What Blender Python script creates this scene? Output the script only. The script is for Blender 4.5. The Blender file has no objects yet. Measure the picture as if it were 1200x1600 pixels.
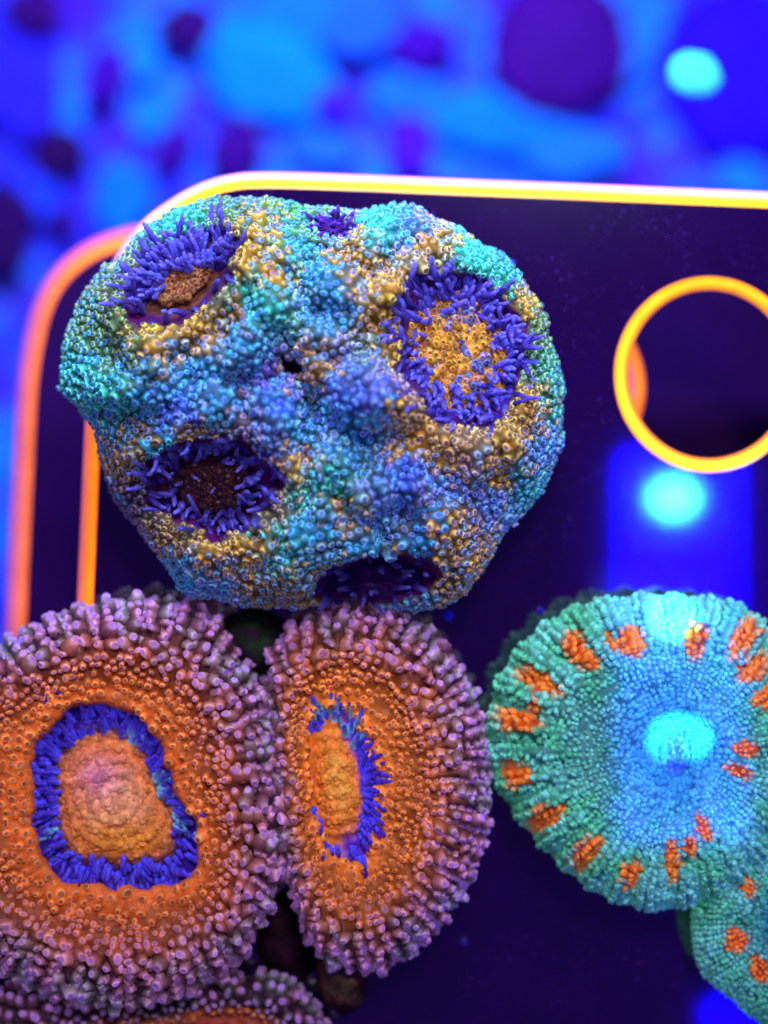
import bpy, math, random
import numpy as np
from mathutils import Vector, kdtree

random.seed(7)
rng = np.random.default_rng(7)
S = 1e-4                 # one layout unit is a tenth of a millimetre
H = 3000.0               # camera height above the shelf (layout units)
PI = math.pi

# ------------------------------------------------------------------ camera
scene = bpy.context.scene
cam_d = bpy.data.cameras.new("camera")
cam = bpy.data.objects.new("camera", cam_d)
scene.collection.objects.link(cam)
cam.location = (0, 0, H * S)
cam_d.sensor_fit = 'VERTICAL'
cam_d.sensor_height = 24.0
cam_d.lens = 24.0 * H / 1600.0
cam_d.clip_start = 0.005
cam_d.clip_end = 20
cam_d.dof.use_dof = True
cam_d.dof.focus_distance = (H - 230) * S
APERTURE = 85.0          # layout units, diameter
cam_d.dof.aperture_fstop = (cam_d.lens / 1000.0) / (APERTURE * S)
scene.camera = cam

# ------------------------------------------------------------------ world and lamps
world = bpy.data.worlds.new("World")
scene.world = world
world.use_nodes = True
bg = world.node_tree.nodes["Background"]
bg.inputs[0].default_value = (0.10, 0.03, 0.55, 1)
bg.inputs[1].default_value = 0.18

def W(x, y, z):
    return ((x - 600) * S, (800 - y) * S, z * S)

def P(px, py, z):
    """point that is seen at photograph pixel px,py and stands at height z"""
    k = (H - z) / H
    return ((px - 600) * S * k, (800 - py) * S * k, z * S)

def area(name, loc, target, sx, sy, color, radiance, spread=180, shape='RECTANGLE'):
    l = bpy.data.lights.new(name, 'AREA')
    l.shape = shape
    l.size = sx * S
    l.size_y = sy * S
    l.color = color
    a = l.size * l.size_y * (PI / 4 if shape in ('DISK', 'ELLIPSE') else 1)
    l.energy = radiance * a * PI
    l.spread = math.radians(spread)
    o = bpy.data.objects.new(name, l)
    o.location = loc
    d = Vector(target) - Vector(loc)
    o.rotation_euler = d.to_track_quat('-Z', 'Y').to_euler()
    scene.collection.objects.link(o)
    return o

# broad reef lamp above and behind the camera, towards the upper right
area("reef_lamp", W(1150, -1050, 4300), W(560, 800, 0), 800, 600, (1.0, 0.86, 1.0), 75.0)
area("violet_side_fill", W(-1700, -300, 3400), W(500, 900, 0), 700, 700, (0.45, 0.32, 1.0), 15.0)  # added unseen fill that tints the left flanks violet
# added unseen lamp that brightens the bed behind the rack
area("bed_fill", W(600, -2600, 3000), W(600, -600, -4000), 900, 500, (0.55, 0.72, 1.0), 150.0, spread=80)
# the lamp strip that mirrors in the shelf, with its round diodes
ZF = 3000.0
def mirror(px, py):
    k = (H + ZF) / H
    return (600 + (px - 600) * k, 800 + (py - 800) * k)
x0, y0 = mirror(974, 712)
x1, y1 = mirror(1150, 1320)
strip = area("strip_lamp", W((x0 + x1) / 2, (y0 + y1) / 2, ZF), W((x0 + x1) / 2, (y0 + y1) / 2, 0), x1 - x0, y1 - y0, (0.002, 0.0, 1.0), 2.9, spread=46)
mx, my = mirror(1052, 778)
area("diode_lamp", W(mx, my, ZF - 12), W(mx, my, 0), 138, 108, (0.05, 0.62, 1.0), 4.2, spread=60, shape='ELLIPSE')
ax, ay = mirror(1142, 1600)
area("end_lamp", W(ax, ay, ZF), W(ax, ay, 0), 120, 170, (0.002, 0.0, 1.0), 3.0, spread=60).rotation_euler.z += 0.5
# added narrow beams standing in for the fixture's reflection over the striped coral
def P0(px, py, z):
    k = (H - z) / H
    return (600 + (px - 600) * k, 800 + (py - 800) * k)
bx, by = P0(1058, 1105, 120)
area("glare_beam", W(bx, by, 1700), W(bx, by, 0), 186, 380, (0.05, 0.09, 1.0), 4.2, spread=3.0)
def beam(px, py, z, rad, power, blend=0.8):
    l = bpy.data.lights.new("diode_glare_beam", 'SPOT')
    l.color = (0.12, 0.75, 1.0)
    l.energy = power
    hx, hy = P0(px, py, z)
    l.shadow_soft_size = 4 * S
    zl = 2300.0
    l.spot_size = 2 * math.atan(rad * (H - z) / H / (zl - z))
    l.spot_blend = blend
    o = bpy.data.objects.new("diode_glare_beam", l)
    o.location = W(hx, hy, zl)
    o.scale = (1.0, 0.82, 1.0)
    scene.collection.objects.link(o)
beam(1050, 962, 150, 50, 34)
beam(1062, 1155, 150, 60, 22)

scene.view_settings.view_transform = 'Standard'
scene.view_settings.look = 'None'
scene.view_settings.exposure = 0.0
scene.view_settings.gamma = 1.0
scene.cycles.use_denoising = True
scene.cycles.use_adaptive_sampling = True
scene.cycles.adaptive_threshold = 0.04
scene.cycles.max_bounces = 3
scene.cycles.caustics_reflective = False
scene.cycles.caustics_refractive = False

# ------------------------------------------------------------------ helpers
def lin(c):
    c = np.asarray(c, float) / 255.0
    return np.where(c <= 0.04045, c / 12.92, ((c + 0.055) / 1.055) ** 2.4)

def smooth(a, b, x):
    t = np.clip((x - a) / (b - a), 0, 1)
    return t * t * (3 - 2 * t)

_perm = np.random.default_rng(3).random(65536)
def _h(ix, iy, k):
    return _perm[(ix * 1619 + iy * 31337 + k * 6971) & 65535]
def noise(x, y, k=0):
    x = np.asarray(x, float); y = np.asarray(y, float)
    ix = np.floor(x).astype(np.int64); iy = np.floor(y).astype(np.int64)
    fx = x - ix; fy = y - iy
    fx = fx * fx * (3 - 2 * fx); fy = fy * fy * (3 - 2 * fy)
    a = _h(ix, iy, k); b = _h(ix + 1, iy, k); c = _h(ix, iy + 1, k); d = _h(ix + 1, iy + 1, k)
    return (a + (b - a) * fx) * (1 - fy) + (c + (d - c) * fx) * fy
def fbm(x, y, k=0):
    return noise(x, y, k) * 0.55 + noise(x * 2.1, y * 2.1, k + 1) * 0.3 + noise(x * 4.3, y * 4.3, k + 2) * 0.15

def to_world(px, py, z):
    """arrays of photograph pixels and heights to metres"""
    k = (H - z) / H
    return np.stack([(px - 600) * S * k, (800 - py) * S * k, z * S], -1)

def mesh_obj(name, V, F, mat, parent=None, col=None, loc=None):
    me = bpy.data.meshes.new(name)
    V = np.asarray(V, np.float32)
    if loc is not None:
        V = V - np.asarray(loc, np.float32)
    me.vertices.add(len(V))
    me.vertices.foreach_set("co", V.ravel())
    groups = F if isinstance(F, list) else [F]
    loops, starts, n = [], [], 0
    for f in groups:
        f = np.asarray(f, np.int32)
        if len(f) == 0:
            continue
        loops.append(f.ravel())
        starts.append(np.arange(len(f), dtype=np.int32) * f.shape[1] + n)
        n += f.size
    loops = np.concatenate(loops); starts = np.concatenate(starts)
    me.loops.add(len(loops))
    me.loops.foreach_set("vertex_index", loops)
    me.polygons.add(len(starts))
    me.polygons.foreach_set("loop_start", starts)
    me.polygons.foreach_set("use_smooth", np.ones(len(starts), bool))
    me.update(calc_edges=True)
    if col is not None:
        a = me.color_attributes.new("Col", 'FLOAT_COLOR', 'POINT')
        c4 = np.ones((len(V), 4), np.float32)
        c4[:, :3] = np.clip(col, 0, 1)
        a.data.foreach_set("color", c4.ravel())
    me.materials.append(mat)
    o = bpy.data.objects.new(name, me)
    scene.collection.objects.link(o)
    if loc is not None:
        o.location = loc
    if parent is not None:
        o.parent = parent
    return o

def thing(name, label, cat, group=None, loc=(0, 0, 0)):
    o = bpy.data.objects.new(name, None)
    o.empty_display_size = 0.01
    o.location = loc
    o["label"] = label
    o["category"] = cat
    if group:
        o["group"] = group
    scene.collection.objects.link(o)
    return o

def tag(o, label, cat, group=None):
    o["label"] = label
    o["category"] = cat
    if group:
        o["group"] = group

# ------------------------------------------------------------------ materials
def mat_vertex(name, rough=0.42, noise_scale=900.0, vary=0.35, bump=0.25, sss=0.0, spec=0.5, coat=0.0, bump_scale=2600.0, sheen=0.0, glow=0.0):
    m = bpy.data.materials.new(name)
    m.use_nodes = True
    nt = m.node_tree
    b = nt.nodes["Principled BSDF"]
    at = nt.nodes.new("ShaderNodeAttribute"); at.attribute_name = "Col"
    tc = nt.nodes.new("ShaderNodeNewGeometry")
    n1 = nt.nodes.new("ShaderNodeTexNoise")
    n1.inputs["Scale"].default_value = noise_scale
    n1.inputs["Detail"].default_value = 2
    nt.links.new(tc.outputs["Position"], n1.inputs["Vector"])
    mr = nt.nodes.new("ShaderNodeMapRange")
    mr.inputs[1].default_value = 0.25; mr.inputs[2].default_value = 0.75
    mr.inputs[3].default_value = 1 - vary; mr.inputs[4].default_value = 1 + vary
    nt.links.new(n1.outputs["Fac"], mr.inputs[0])
    mx = nt.nodes.new("ShaderNodeVectorMath"); mx.operation = 'SCALE'
    nt.links.new(at.outputs["Color"], mx.inputs[0])
    nt.links.new(mr.outputs[0], mx.inputs["Scale"])
    nt.links.new(mx.outputs[0], b.inputs["Base Color"])
    n2 = nt.nodes.new("ShaderNodeTexNoise")
    n2.inputs["Scale"].default_value = bump_scale
    n2.inputs["Detail"].default_value = 1.5
    nt.links.new(tc.outputs["Position"], n2.inputs["Vector"])
    bp = nt.nodes.new("ShaderNodeBump")
    bp.inputs["Strength"].default_value = bump
    bp.inputs["Distance"].default_value = 3 * S
    nt.links.new(n2.outputs["Fac"], bp.inputs["Height"])
    nt.links.new(bp.outputs[0], b.inputs["Normal"])
    b.inputs["Roughness"].default_value = rough
    b.inputs["Specular IOR Level"].default_value = spec
    b.inputs["Subsurface Weight"].default_value = sss
    b.inputs["Subsurface Radius"].default_value = (1.0, 0.8, 0.9)
    b.inputs["Subsurface Scale"].default_value = 5 * S
    if glow:
        # fluorescent tissue gives off a little light of its own
        nt.links.new(mx.outputs[0], b.inputs["Emission Color"])
        b.inputs["Emission Strength"].default_value = glow
    b.inputs["Coat Weight"].default_value = coat
    b.inputs["Sheen Weight"].default_value = sheen
    b.inputs["Sheen Roughness"].default_value = 0.45
    b.inputs["Sheen Tint"].default_value = (0.55, 0.65, 1.0, 1)
    return m

M_flesh = mat_vertex("coral_flesh", rough=0.5, spec=0.25, sheen=0.08, glow=0.05)
M_ves = mat_vertex("coral_vesicle", rough=0.36, vary=0.28, bump=0.2, spec=0.22, sheen=0.12, glow=0.12)
M_tent = mat_vertex("coral_tentacle", rough=0.4, vary=0.4, noise_scale=1800, bump=0.2, spec=0.25, sheen=0.15, glow=0.12)
M_rock = mat_vertex("skeleton_rock", rough=0.8, vary=0.5, noise_scale=500, bump=0.6, sss=0, spec=0.2)
M_bed = mat_vertex("bed_rubble", rough=0.8, vary=0.15, noise_scale=90, bump=0.2, sss=0, spec=0.1, bump_scale=300)

def mat_plain(name, color, rough, spec=0.5, noise_amt=0.0):
    m = bpy.data.materials.new(name)
    m.use_nodes = True
    nt = m.node_tree
    b = nt.nodes["Principled BSDF"]
    b.inputs["Base Color"].default_value = (*color, 1)
    b.inputs["Roughness"].default_value = rough
    b.inputs["Specular IOR Level"].default_value = spec
    if noise_amt:
        g = nt.nodes.new("ShaderNodeNewGeometry")
        n = nt.nodes.new("ShaderNodeTexNoise")
        n.inputs["Scale"].default_value = 70
        n.inputs["Detail"].default_value = 8
        nt.links.new(g.outputs["Position"], n.inputs["Vector"])
        r = nt.nodes.new("ShaderNodeMix"); r.data_type = 'RGBA'
        r.inputs["A"].default_value = (*[c * (1 - noise_amt) for c in color], 1)
        r.inputs["B"].default_value = (*[c * (1 + noise_amt) for c in color], 1)
        nt.links.new(n.outputs["Fac"], r.inputs["Factor"])
        nt.links.new(r.outputs["Result"], b.inputs["Base Color"])
    return m

def dusty(m, color):
    """fine grit and film on the plate"""
    nt = m.node_tree
    b = nt.nodes["Principled BSDF"]
    src = b.inputs["Base Color"].links[0].from_socket
    g = nt.nodes.new("ShaderNodeNewGeometry")
    n = nt.nodes.new("ShaderNodeTexNoise")
    n.inputs["Scale"].default_value = 1500
    n.inputs["Detail"].default_value = 2
    n2 = nt.nodes.new("ShaderNodeTexNoise")
    n2.inputs["Scale"].default_value = 120
    nt.links.new(g.outputs["Position"], n.inputs["Vector"]); nt.links.new(g.outputs["Position"], n2.inputs["Vector"])
    ad = nt.nodes.new("ShaderNodeMath"); ad.operation = 'MULTIPLY_ADD'
    ad.inputs[1].default_value = 0.35
    nt.links.new(n2.outputs["Fac"], ad.inputs[0]); nt.links.new(n.outputs["Fac"], ad.inputs[2])
    mr = nt.nodes.new("ShaderNodeMapRange")
    mr.inputs[1].default_value = 0.82; mr.inputs[2].default_value = 0.98
    nt.links.new(ad.outputs[0], mr.inputs[0])
    mx = nt.nodes.new("ShaderNodeMix"); mx.data_type = 'RGBA'
    mx.inputs["B"].default_value = (*color, 1)
    nt.links.new(mr.outputs[0], mx.inputs["Factor"]); nt.links.new(src, mx.inputs["A"])
    nt.links.new(mx.outputs["Result"], b.inputs["Base Color"])

M_acrylic = mat_plain("black_acrylic", (0.011, 0.0003, 0.042), 0.055, spec=0.5, noise_amt=0.4)
M_acrylic.node_tree.nodes["Principled BSDF"].inputs["IOR"].default_value = 3.0

dusty(M_acrylic, (0.07, 0.02, 0.22))
M_acrylic_low = mat_plain("black_acrylic_rough", (0.016, 0.0004, 0.055), 0.6, spec=0.04, noise_amt=0.4)
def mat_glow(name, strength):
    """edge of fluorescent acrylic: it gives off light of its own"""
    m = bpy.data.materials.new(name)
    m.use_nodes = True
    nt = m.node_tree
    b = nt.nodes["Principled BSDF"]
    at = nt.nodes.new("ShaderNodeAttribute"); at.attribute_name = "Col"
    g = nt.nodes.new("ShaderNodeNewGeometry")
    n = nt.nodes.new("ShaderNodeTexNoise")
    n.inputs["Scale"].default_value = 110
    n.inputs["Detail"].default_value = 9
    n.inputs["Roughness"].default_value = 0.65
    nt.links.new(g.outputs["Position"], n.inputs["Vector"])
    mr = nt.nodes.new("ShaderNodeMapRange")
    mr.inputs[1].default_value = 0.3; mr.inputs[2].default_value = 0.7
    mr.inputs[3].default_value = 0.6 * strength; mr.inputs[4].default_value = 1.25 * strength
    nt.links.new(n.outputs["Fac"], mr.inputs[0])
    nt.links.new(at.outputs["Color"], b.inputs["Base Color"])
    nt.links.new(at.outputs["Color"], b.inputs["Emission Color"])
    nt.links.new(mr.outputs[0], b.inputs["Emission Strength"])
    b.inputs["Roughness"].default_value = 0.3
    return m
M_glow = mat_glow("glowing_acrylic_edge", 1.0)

# ------------------------------------------------------------------ background: rubble bed far below
ZB = -4000.0
def build_bed():
    nx, ny = 240, 240
    gx = np.linspace(-700, 1900, nx); gy = np.linspace(-900, 2300, ny)
    X, Y = np.meshgrid(gx, gy)
    Z = ZB - 120 + 160 * fbm(X / 150, Y / 150, 11)
    c1, c2, c3 = lin((45, 45, 230)), lin((25, 115, 255)), lin((70, 5, 180))
    n1 = smooth(0.35, 0.62, fbm(X / 120 + 3, Y / 120, 21))[..., None]
    n2 = smooth(0.48, 0.66, fbm(X / 60 + 9, Y / 60, 31))[..., None]
    right = smooth(950, 1150, X)[..., None]
    C = c1 * (1 - n1) + c2 * n1
    C = C * (1 - 0.8 * n2) + c3 * 0.8 * n2
    C = C * (1 - 0.5 * right) + lin((50, 5, 200)) * 0.5 * right
    V = to_world(X, Y, Z).reshape(-1, 3)
    i = np.arange(nx * ny).reshape(ny, nx)
    F = np.stack([i[1:, :-1], i[1:, 1:], i[:-1, 1:], i[:-1, :-1]], -1).reshape(-1, 4)
    o = mesh_obj("sand_bed", V, F, M_bed, None, C.reshape(-1, 3))
    o["kind"] = "structure"
build_bed()

def boulder(name, px, py, rx, ry, rot, color, label, cat, group, z=ZB + 110, flat=0.55, poly=0.25):
    poly = 0.1 if rx > 100 or poly < 0.1 else 0.5
    nt_, npz = 28, 14
    th = np.linspace(0, 2 * PI, nt_, endpoint=False)
    ph = np.linspace(0.02, PI - 0.02, npz)
    T, Q = np.meshgrid(th, ph)
    sd = px * 0.37 + py * 0.11
    lump = 1 + poly * (fbm(np.cos(T) * 2.0 + sd, np.sin(T) * 2.0 + np.cos(Q) * 1.5, 41) - 0.5) * 2
    r = np.sin(Q) * lump
    lx = r * np.cos(T) * rx; ly = r * np.sin(T) * ry
    ca, sa = math.cos(rot), math.sin(rot)
    X = px + lx * ca - ly * sa
    Y = py + lx * sa + ly * ca
    Z = z + np.cos(Q) * min(rx, ry) * flat * 1.5 * lump
    V = to_world(X, Y, Z).reshape(-1, 3)
    i = np.arange(nt_ * npz).reshape(npz, nt_)
    F = np.stack([i[:-1], i[1:], np.roll(i, -1, 1)[1:], np.roll(i, -1, 1)[:-1]], -1).reshape(-1, 4)
    caps = [i[0][None, ::-1][:, ::-1], i[-1][None, ::-1]]
    C = lin(color) * (0.85 + 0.3 * fbm(X / 30, Y / 30, 51))[..., None]
    loc = P(px, py, z)
    o = mesh_obj(name, V, [F] + caps, M_bed, None, C.reshape(-1, 3), loc)
    tag(o, label, cat, group)
    return o

DARK = "dark stones on the rubble bed"
dk = (50, 0, 105)
dark = [
    (875, 66, 108, 112, 0.2, (60, 0, 125), "large round dark purple stone at the top edge, beyond the shelf"),
    (292, 42, 44, 36, 0.1, dk, "dark stone near the top edge, between two blue patches"),
    (92, 238, 42, 38, 0.5, (40, 0, 80), "darkest wedge shaped stone left of the shelf corner"),
    (160, 118, 30, 48, 0.3, (60, 0, 165), "faint dark purple stone above the wedge shaped one"),
    (2, 350, 42, 75, 0.0, (40, 0, 85), "tall dark stone cut by the left picture edge"),
    (55, 12, 45, 34, 0.4, (52, 0, 110), "dark stone in the top left corner"),
    (103, 345, 20, 22, 0.2, (50, 0, 110), "smallest dark stone, just outside the shelf's outer corner"),
    (368, 232, 36, 48, 0.4, (56, 0, 130), "dark purple stone directly above the shelf's curved corner"),
    (270, 228, 22, 50, 0.6, (60, 0, 150), "slanting narrow dark stone up left of the shelf curve"),
    (655, 70, 46, 40, 0.2, (60, 0, 160), "dim purple stone left of the large round dark one"),
    (640, 225, 36, 46, 0.1, (70, 10, 190), "faint violet stone behind the middle of the shelf's top edge"),
    (520, 165, 26, 26, 0.1, (60, 20, 200), "faint violet stone under the brightest blue patch"),
]
for d in dark:
    boulder("dark_stone", *d[:6], d[6], "stone", DARK)
PALE = "pale rubble on the bed"
pale = [
    (420, 110, 95, 75, 0.3, (5, 120, 250), "largest bright blue rubble lump above the shelf"),
    (190, 310, 48, 62, 0.2, (8, 105, 250), "bright blue rubble lump outside the shelf's rounded corner"),
    (222, 95, 26, 32, 0.1, (20, 120, 255), "small blue rubble lump below the top dark stone"),
    (232, 182, 24, 34, 0.1, (20, 120, 255), "small upright blue lump beside the slanting dark stone"),
    (770, 190, 110, 48, 0.1, (8, 110, 245), "wide bright blue rubble lump under the large dark stone"),
    (630, 150, 60, 45, 0.3, (25, 100, 250), "medium blue rubble lump between violet stones"),
    (1000, 50, 44, 80, 0.3, (30, 105, 245), "blue rubble lump right of the large dark stone"),
    (560, 30, 60, 60, 0.1, (30, 90, 250), "blue rubble lump at the top edge, mid picture"),
    (1165, 280, 40, 34, 0.1, (25, 115, 235), "blue rubble lump above the shelf at the right edge"),
    (900, 240, 80, 40, 0.0, (25, 105, 250), "blue rubble lump resting close above the straight shelf edge"),
    (30, 130, 60, 80, 0.1, (45, 30, 235), "violet blue rubble lump by the left picture edge"),
    (470, 20, 60, 50, 0.1, (20, 110, 255), "blue rubble lump touching the top edge over the largest one"),
    (505, 235, 50, 30, 0.1, (30, 95, 250), "blue rubble lump right of the dark stone above the curve"),
    (60, 300, 34, 40, 0.1, (30, 60, 245), "dim blue rubble lump below the wedge shaped dark stone"),
]
for d in pale:
    boulder("rubble_lump", *d[:6], d[6], "rubble", PALE, z=ZB + 70, flat=0.35)
boulder("blue_slab", 1165, 110, 130, 135, 0.3, (38, 0, 225), "large deep blue slab in the top right corner", "stone", None, z=ZB + 60, flat=0.3, poly=0.15)
boulder("cyan_lamp_spot", 1085, 118, 43, 38, 0.3, (70, 205, 255), "bright round cyan lamp reflection near the top right corner", "lamp reflection", None, z=-700, flat=0.5, poly=0.03)  # lamp reflection built as a solid cyan lump

# ------------------------------------------------------------------ the shelf rack
def spline(pts, n, closed=False):
    pts = np.asarray(pts, float)
    if closed:
        p = np.vstack([pts[-1], pts, pts[0], pts[1]])
    else:
        p = np.vstack([2 * pts[0] - pts[1], pts, 2 * pts[-1] - pts[-2]])
    out = []
    for i in range(1, len(p) - 2):
        t = np.linspace(0, 1, n, endpoint=False)[:, None]
        a, b, c, d = p[i - 1], p[i], p[i + 1], p[i + 2]
        out.append(0.5 * ((2 * b) + (c - a) * t + (2 * a - 5 * b + 4 * c - d) * t ** 2 + (3 * b - a - 3 * c + d) * t ** 3))
    if not closed:
        out.append(pts[-1][None])
    return np.vstack(out)

def offset(c, d):
    t = np.roll(c, -1, 0) - np.roll(c, 1, 0)
    t /= np.linalg.norm(t, axis=1)[:, None] + 1e-9
    return c + np.stack([-t[:, 1], t[:, 0]], 1) * d

def shelf(name, outline, hole_c, hole_r, ztop, thick, band, colors_out, colors_hole, parent):
    """outline: closed loop in photograph pixels (outer edge); band: width of the glowing chamfer"""
    # sheet between outline and hole: bridge by earcut via bmesh
    import bmesh
    area2 = np.sum(outline[:, 0] * np.roll(outline[:, 1], -1) - np.roll(outline[:, 0], -1) * outline[:, 1])
    sgn = 1 if area2 > 0 else -1
    inner = offset(outline, sgn * band)
    th = np.linspace(0, 2 * PI, 96, endpoint=False)
    circ = np.stack([np.cos(th), np.sin(th)], 1)
    hout = hole_c + circ * (np.asarray(hole_r))            # edge of the flat sheet
    bm = bmesh.new()
    def ring(c, z):
        return [bm.verts.new(tuple(v)) for v in to_world(c[:, 0], c[:, 1], np.full(len(c), z))]
    def build(z, a, b):
        va, vb = ring(a, z), ring(b, z)
        es = []
        for vs in (va, vb):
            for i in range(len(vs)):
                es.append(bm.edges.new((vs[i], vs[(i + 1) % len(vs)])))
        bmesh.ops.triangle_fill(bm, use_beauty=True, use_dissolve=False, edges=es)
        return va, vb
    hin = hole_c + circ * (np.asarray(hole_r) - band * 0.9)
    build(ztop, inner, hout)
    build(ztop - thick, outline, hin)
    bmesh.ops.recalc_face_normals(bm, faces=bm.faces)
    for f in bm.faces:
        up = f.calc_center_median().z > (ztop - thick / 2) * S
        if (f.normal.z > 0) != up:
            f.normal_flip()
    me = bpy.data.meshes.new(name)
    bm.to_mesh(me); bm.free()
    me.materials.append(M_acrylic if ztop == 0 else M_acrylic_low)
    o = bpy.data.objects.new(name, me)
    scene.collection.objects.link(o)
    o.parent = parent
    def bandmesh(nm, a, b, cols, side_cols=None):
        # a: sheet edge (high), b: outer edge; rounded chamfer, then the wall down
        steps = [(0, 0.0), (0.12, 0.02), (0.3, 0.07), (0.5, 0.16), (0.7, 0.30), (0.88, 0.48), (1.0, 0.62), (1.0, 1.0)]
        n = len(a)
        V, C = [], []
        stops = np.linspace(0, 1, len(cols))
        for k, (u, w) in enumerate(steps):
            c = a * (1 - u) + b * u
            V.append(to_world(c[:, 0], c[:, 1], np.full(n, ztop - w * thick)))
            uu = u
            col = np.array([np.interp(uu, stops, [lin(q)[j] for q in cols]) for j in range(3)])
            colr = np.tile(col, (n, 1))
            if side_cols is not None:
                col2 = np.array([np.interp(uu, stops, [lin(q)[j] for q in side_cols]) for j in range(3)])
                w2 = smooth(330, 520, c[:, 1])[:, None]
                colr = colr * (1 - w2) + col2 * w2
            C.append(colr)
        i = np.arange(n * len(steps)).reshape(len(steps), n)
        F = np.stack([i[:-1], np.roll(i, -1, 1)[:-1], np.roll(i, -1, 1)[1:], i[1:]], -1).reshape(-1, 4)
        mesh_obj(nm, np.vstack(V), F, M_glow, o, np.vstack(C))
    bandmesh("glowing_edge", inner, outline, colors_out, ORS if ztop == 0 else ORL)
    bandmesh("hole_rim", hout, hin, colors_hole)
    return o

rack = thing("frag_rack", "two tier black acrylic shelf rack with glowing orange edges and a round hole", "rack")
up = spline([(96, 1700), (108, 1250), (120, 960), (127, 800), (133, 660), (139, 560), (152, 475), (178, 405), (218, 350), (260, 316), (310, 288), (360, 273), (420, 269),
             (560, 273), (700, 279), (950, 289), (1200, 300)], 6)
up = np.vstack([up, [(1500, 313), (1500, 900), (1500, 1750), (900, 1760)]])
lo = spline([(-70, 1750), (-20, 1300), (5, 1020), (12, 880), (19, 740), (25, 620), (34, 545), (50, 478), (76, 428), (115, 390), (160, 366), (215, 351), (290, 343), (400, 342)], 6)
lo = np.vstack([lo, [(1500, 400), (1500, 900), (1500, 1750), (900, 1760)]])
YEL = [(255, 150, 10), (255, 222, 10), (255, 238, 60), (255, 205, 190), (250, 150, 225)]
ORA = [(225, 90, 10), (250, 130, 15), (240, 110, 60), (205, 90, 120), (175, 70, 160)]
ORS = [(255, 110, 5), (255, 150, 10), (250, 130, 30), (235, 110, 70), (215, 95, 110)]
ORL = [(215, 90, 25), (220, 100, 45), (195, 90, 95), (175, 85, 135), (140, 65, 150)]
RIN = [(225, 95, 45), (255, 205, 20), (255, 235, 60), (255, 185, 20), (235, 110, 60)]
shelf("upper_shelf", up, np.array((1108., 585.)), (149, 154), 0, 60, 25, YEL, RIN, rack)
shelf("lower_shelf", lo, np.array((860., 605.)), (147, 147), -420, 60, 32, ORA, ORA, rack)
# spacer posts that carry the upper shelf
for (x, y) in ((300, 500), (300, 1400), (1400, 500), (1400, 1400)):
    th = np.linspace(0, 2 * PI, 24, endpoint=False)
    rows = []
    for z, r in ((-58, 34), (-200, 30), (-280, 30), (-421, 34)):
        rows.append(to_world(x + r * np.cos(th), y + r * np.sin(th), np.full(24, z)))
    i = np.arange(96).reshape(4, 24)
    F = np.stack([i[:-1], i[1:], np.roll(i, -1, 1)[1:], np.roll(i, -1, 1)[:-1]], -1).reshape(-1, 4)
    mesh_obj("spacer_post", np.vstack(rows), F, M_acrylic, rack)

# ------------------------------------------------------------------ coral building blocks
# vesicle template: a small fleshy bead with a dimpled tip
NS = 8
_prof = [(1.60, -0.22), (1.22, 0.10), (0.95, 0.52), (0.76, 0.88), (0.52, 0.95), (0.0, 0.72)]
def _template():
    V, F4, F3 = [], [], []
    ring = []
    for r, z in _prof[:-1]:
        ring.append(len(V))
        for k in range(NS):
            a = 2 * PI * k / NS
            V.append((r * math.cos(a), r * math.sin(a), z))
    V.append((0, 0, _prof[-1][1]))
    for j in range(len(ring) - 1):
        for k in range(NS):
            k2 = (k + 1) % NS
            F4.append((ring[j] + k, ring[j] + k2, ring[j + 1] + k2, ring[j + 1] + k))
    top = len(V) - 1
    for k in range(NS):
        F3.append((ring[-1] + k, ring[-1] + (k + 1) % NS, top))
    wt = np.concatenate([np.repeat(np.arange(5), NS), [5]])
    return np.array(V), np.array(F4), np.array(F3), wt
TV, TF4, TF3, TW = _template()

def vesicle_arrays(pos, nor, rad, hgt, cs, cr, ct, cf):
    """pos,nor (n,3) metres; rad,hgt (n,) metres; colours of side, rim, tip (n,3)"""
    n = len(pos)
    nor = nor / (np.linalg.norm(nor, axis=1)[:, None] + 1e-12)
    ref = np.where(np.abs(nor[:, 2:3]) < 0.9, np.array([[0, 0, 1.0]]), np.array([[1.0, 0, 0]]))
    u = np.cross(ref, nor); u /= np.linalg.norm(u, axis=1)[:, None]
    v = np.cross(nor, u)
    ang = rng.random(n) * 2 * PI
    u2 = u * np.cos(ang)[:, None] + v * np.sin(ang)[:, None]
    v2 = np.cross(nor, u2)
    el = 1 + (rng.random(n) - 0.5) * 0.5
    lean = (rng.random((n, 2)) - 0.5) * 0.5
    V = (pos[:, None] + (TV[None, :, 0, None] * el[:, None, None] + (TV[None, :, 2, None] * lean[:, None, 0:1])) * rad[:, None, None] * u2[:, None]
         + (TV[None, :, 1, None] / el[:, None, None] + (TV[None, :, 2, None] * lean[:, None, 1:2])) * rad[:, None, None] * v2[:, None]
         + TV[None, :, 2, None] * hgt[:, None, None] * nor[:, None])
    lump = 1 + (rng.random((n, len(TV), 1)) - 0.5) * 0.14
    V = pos[:, None] + (V - pos[:, None]) * lump
    pal = np.stack([cf, cf * 0.5 + cs * 0.5, cs * 0.85 + cr * 0.15, cr, cr * 0.1 + ct * 0.9, ct], 1)   # n,6,3
    C = pal[:, TW]
    return V, C

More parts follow.
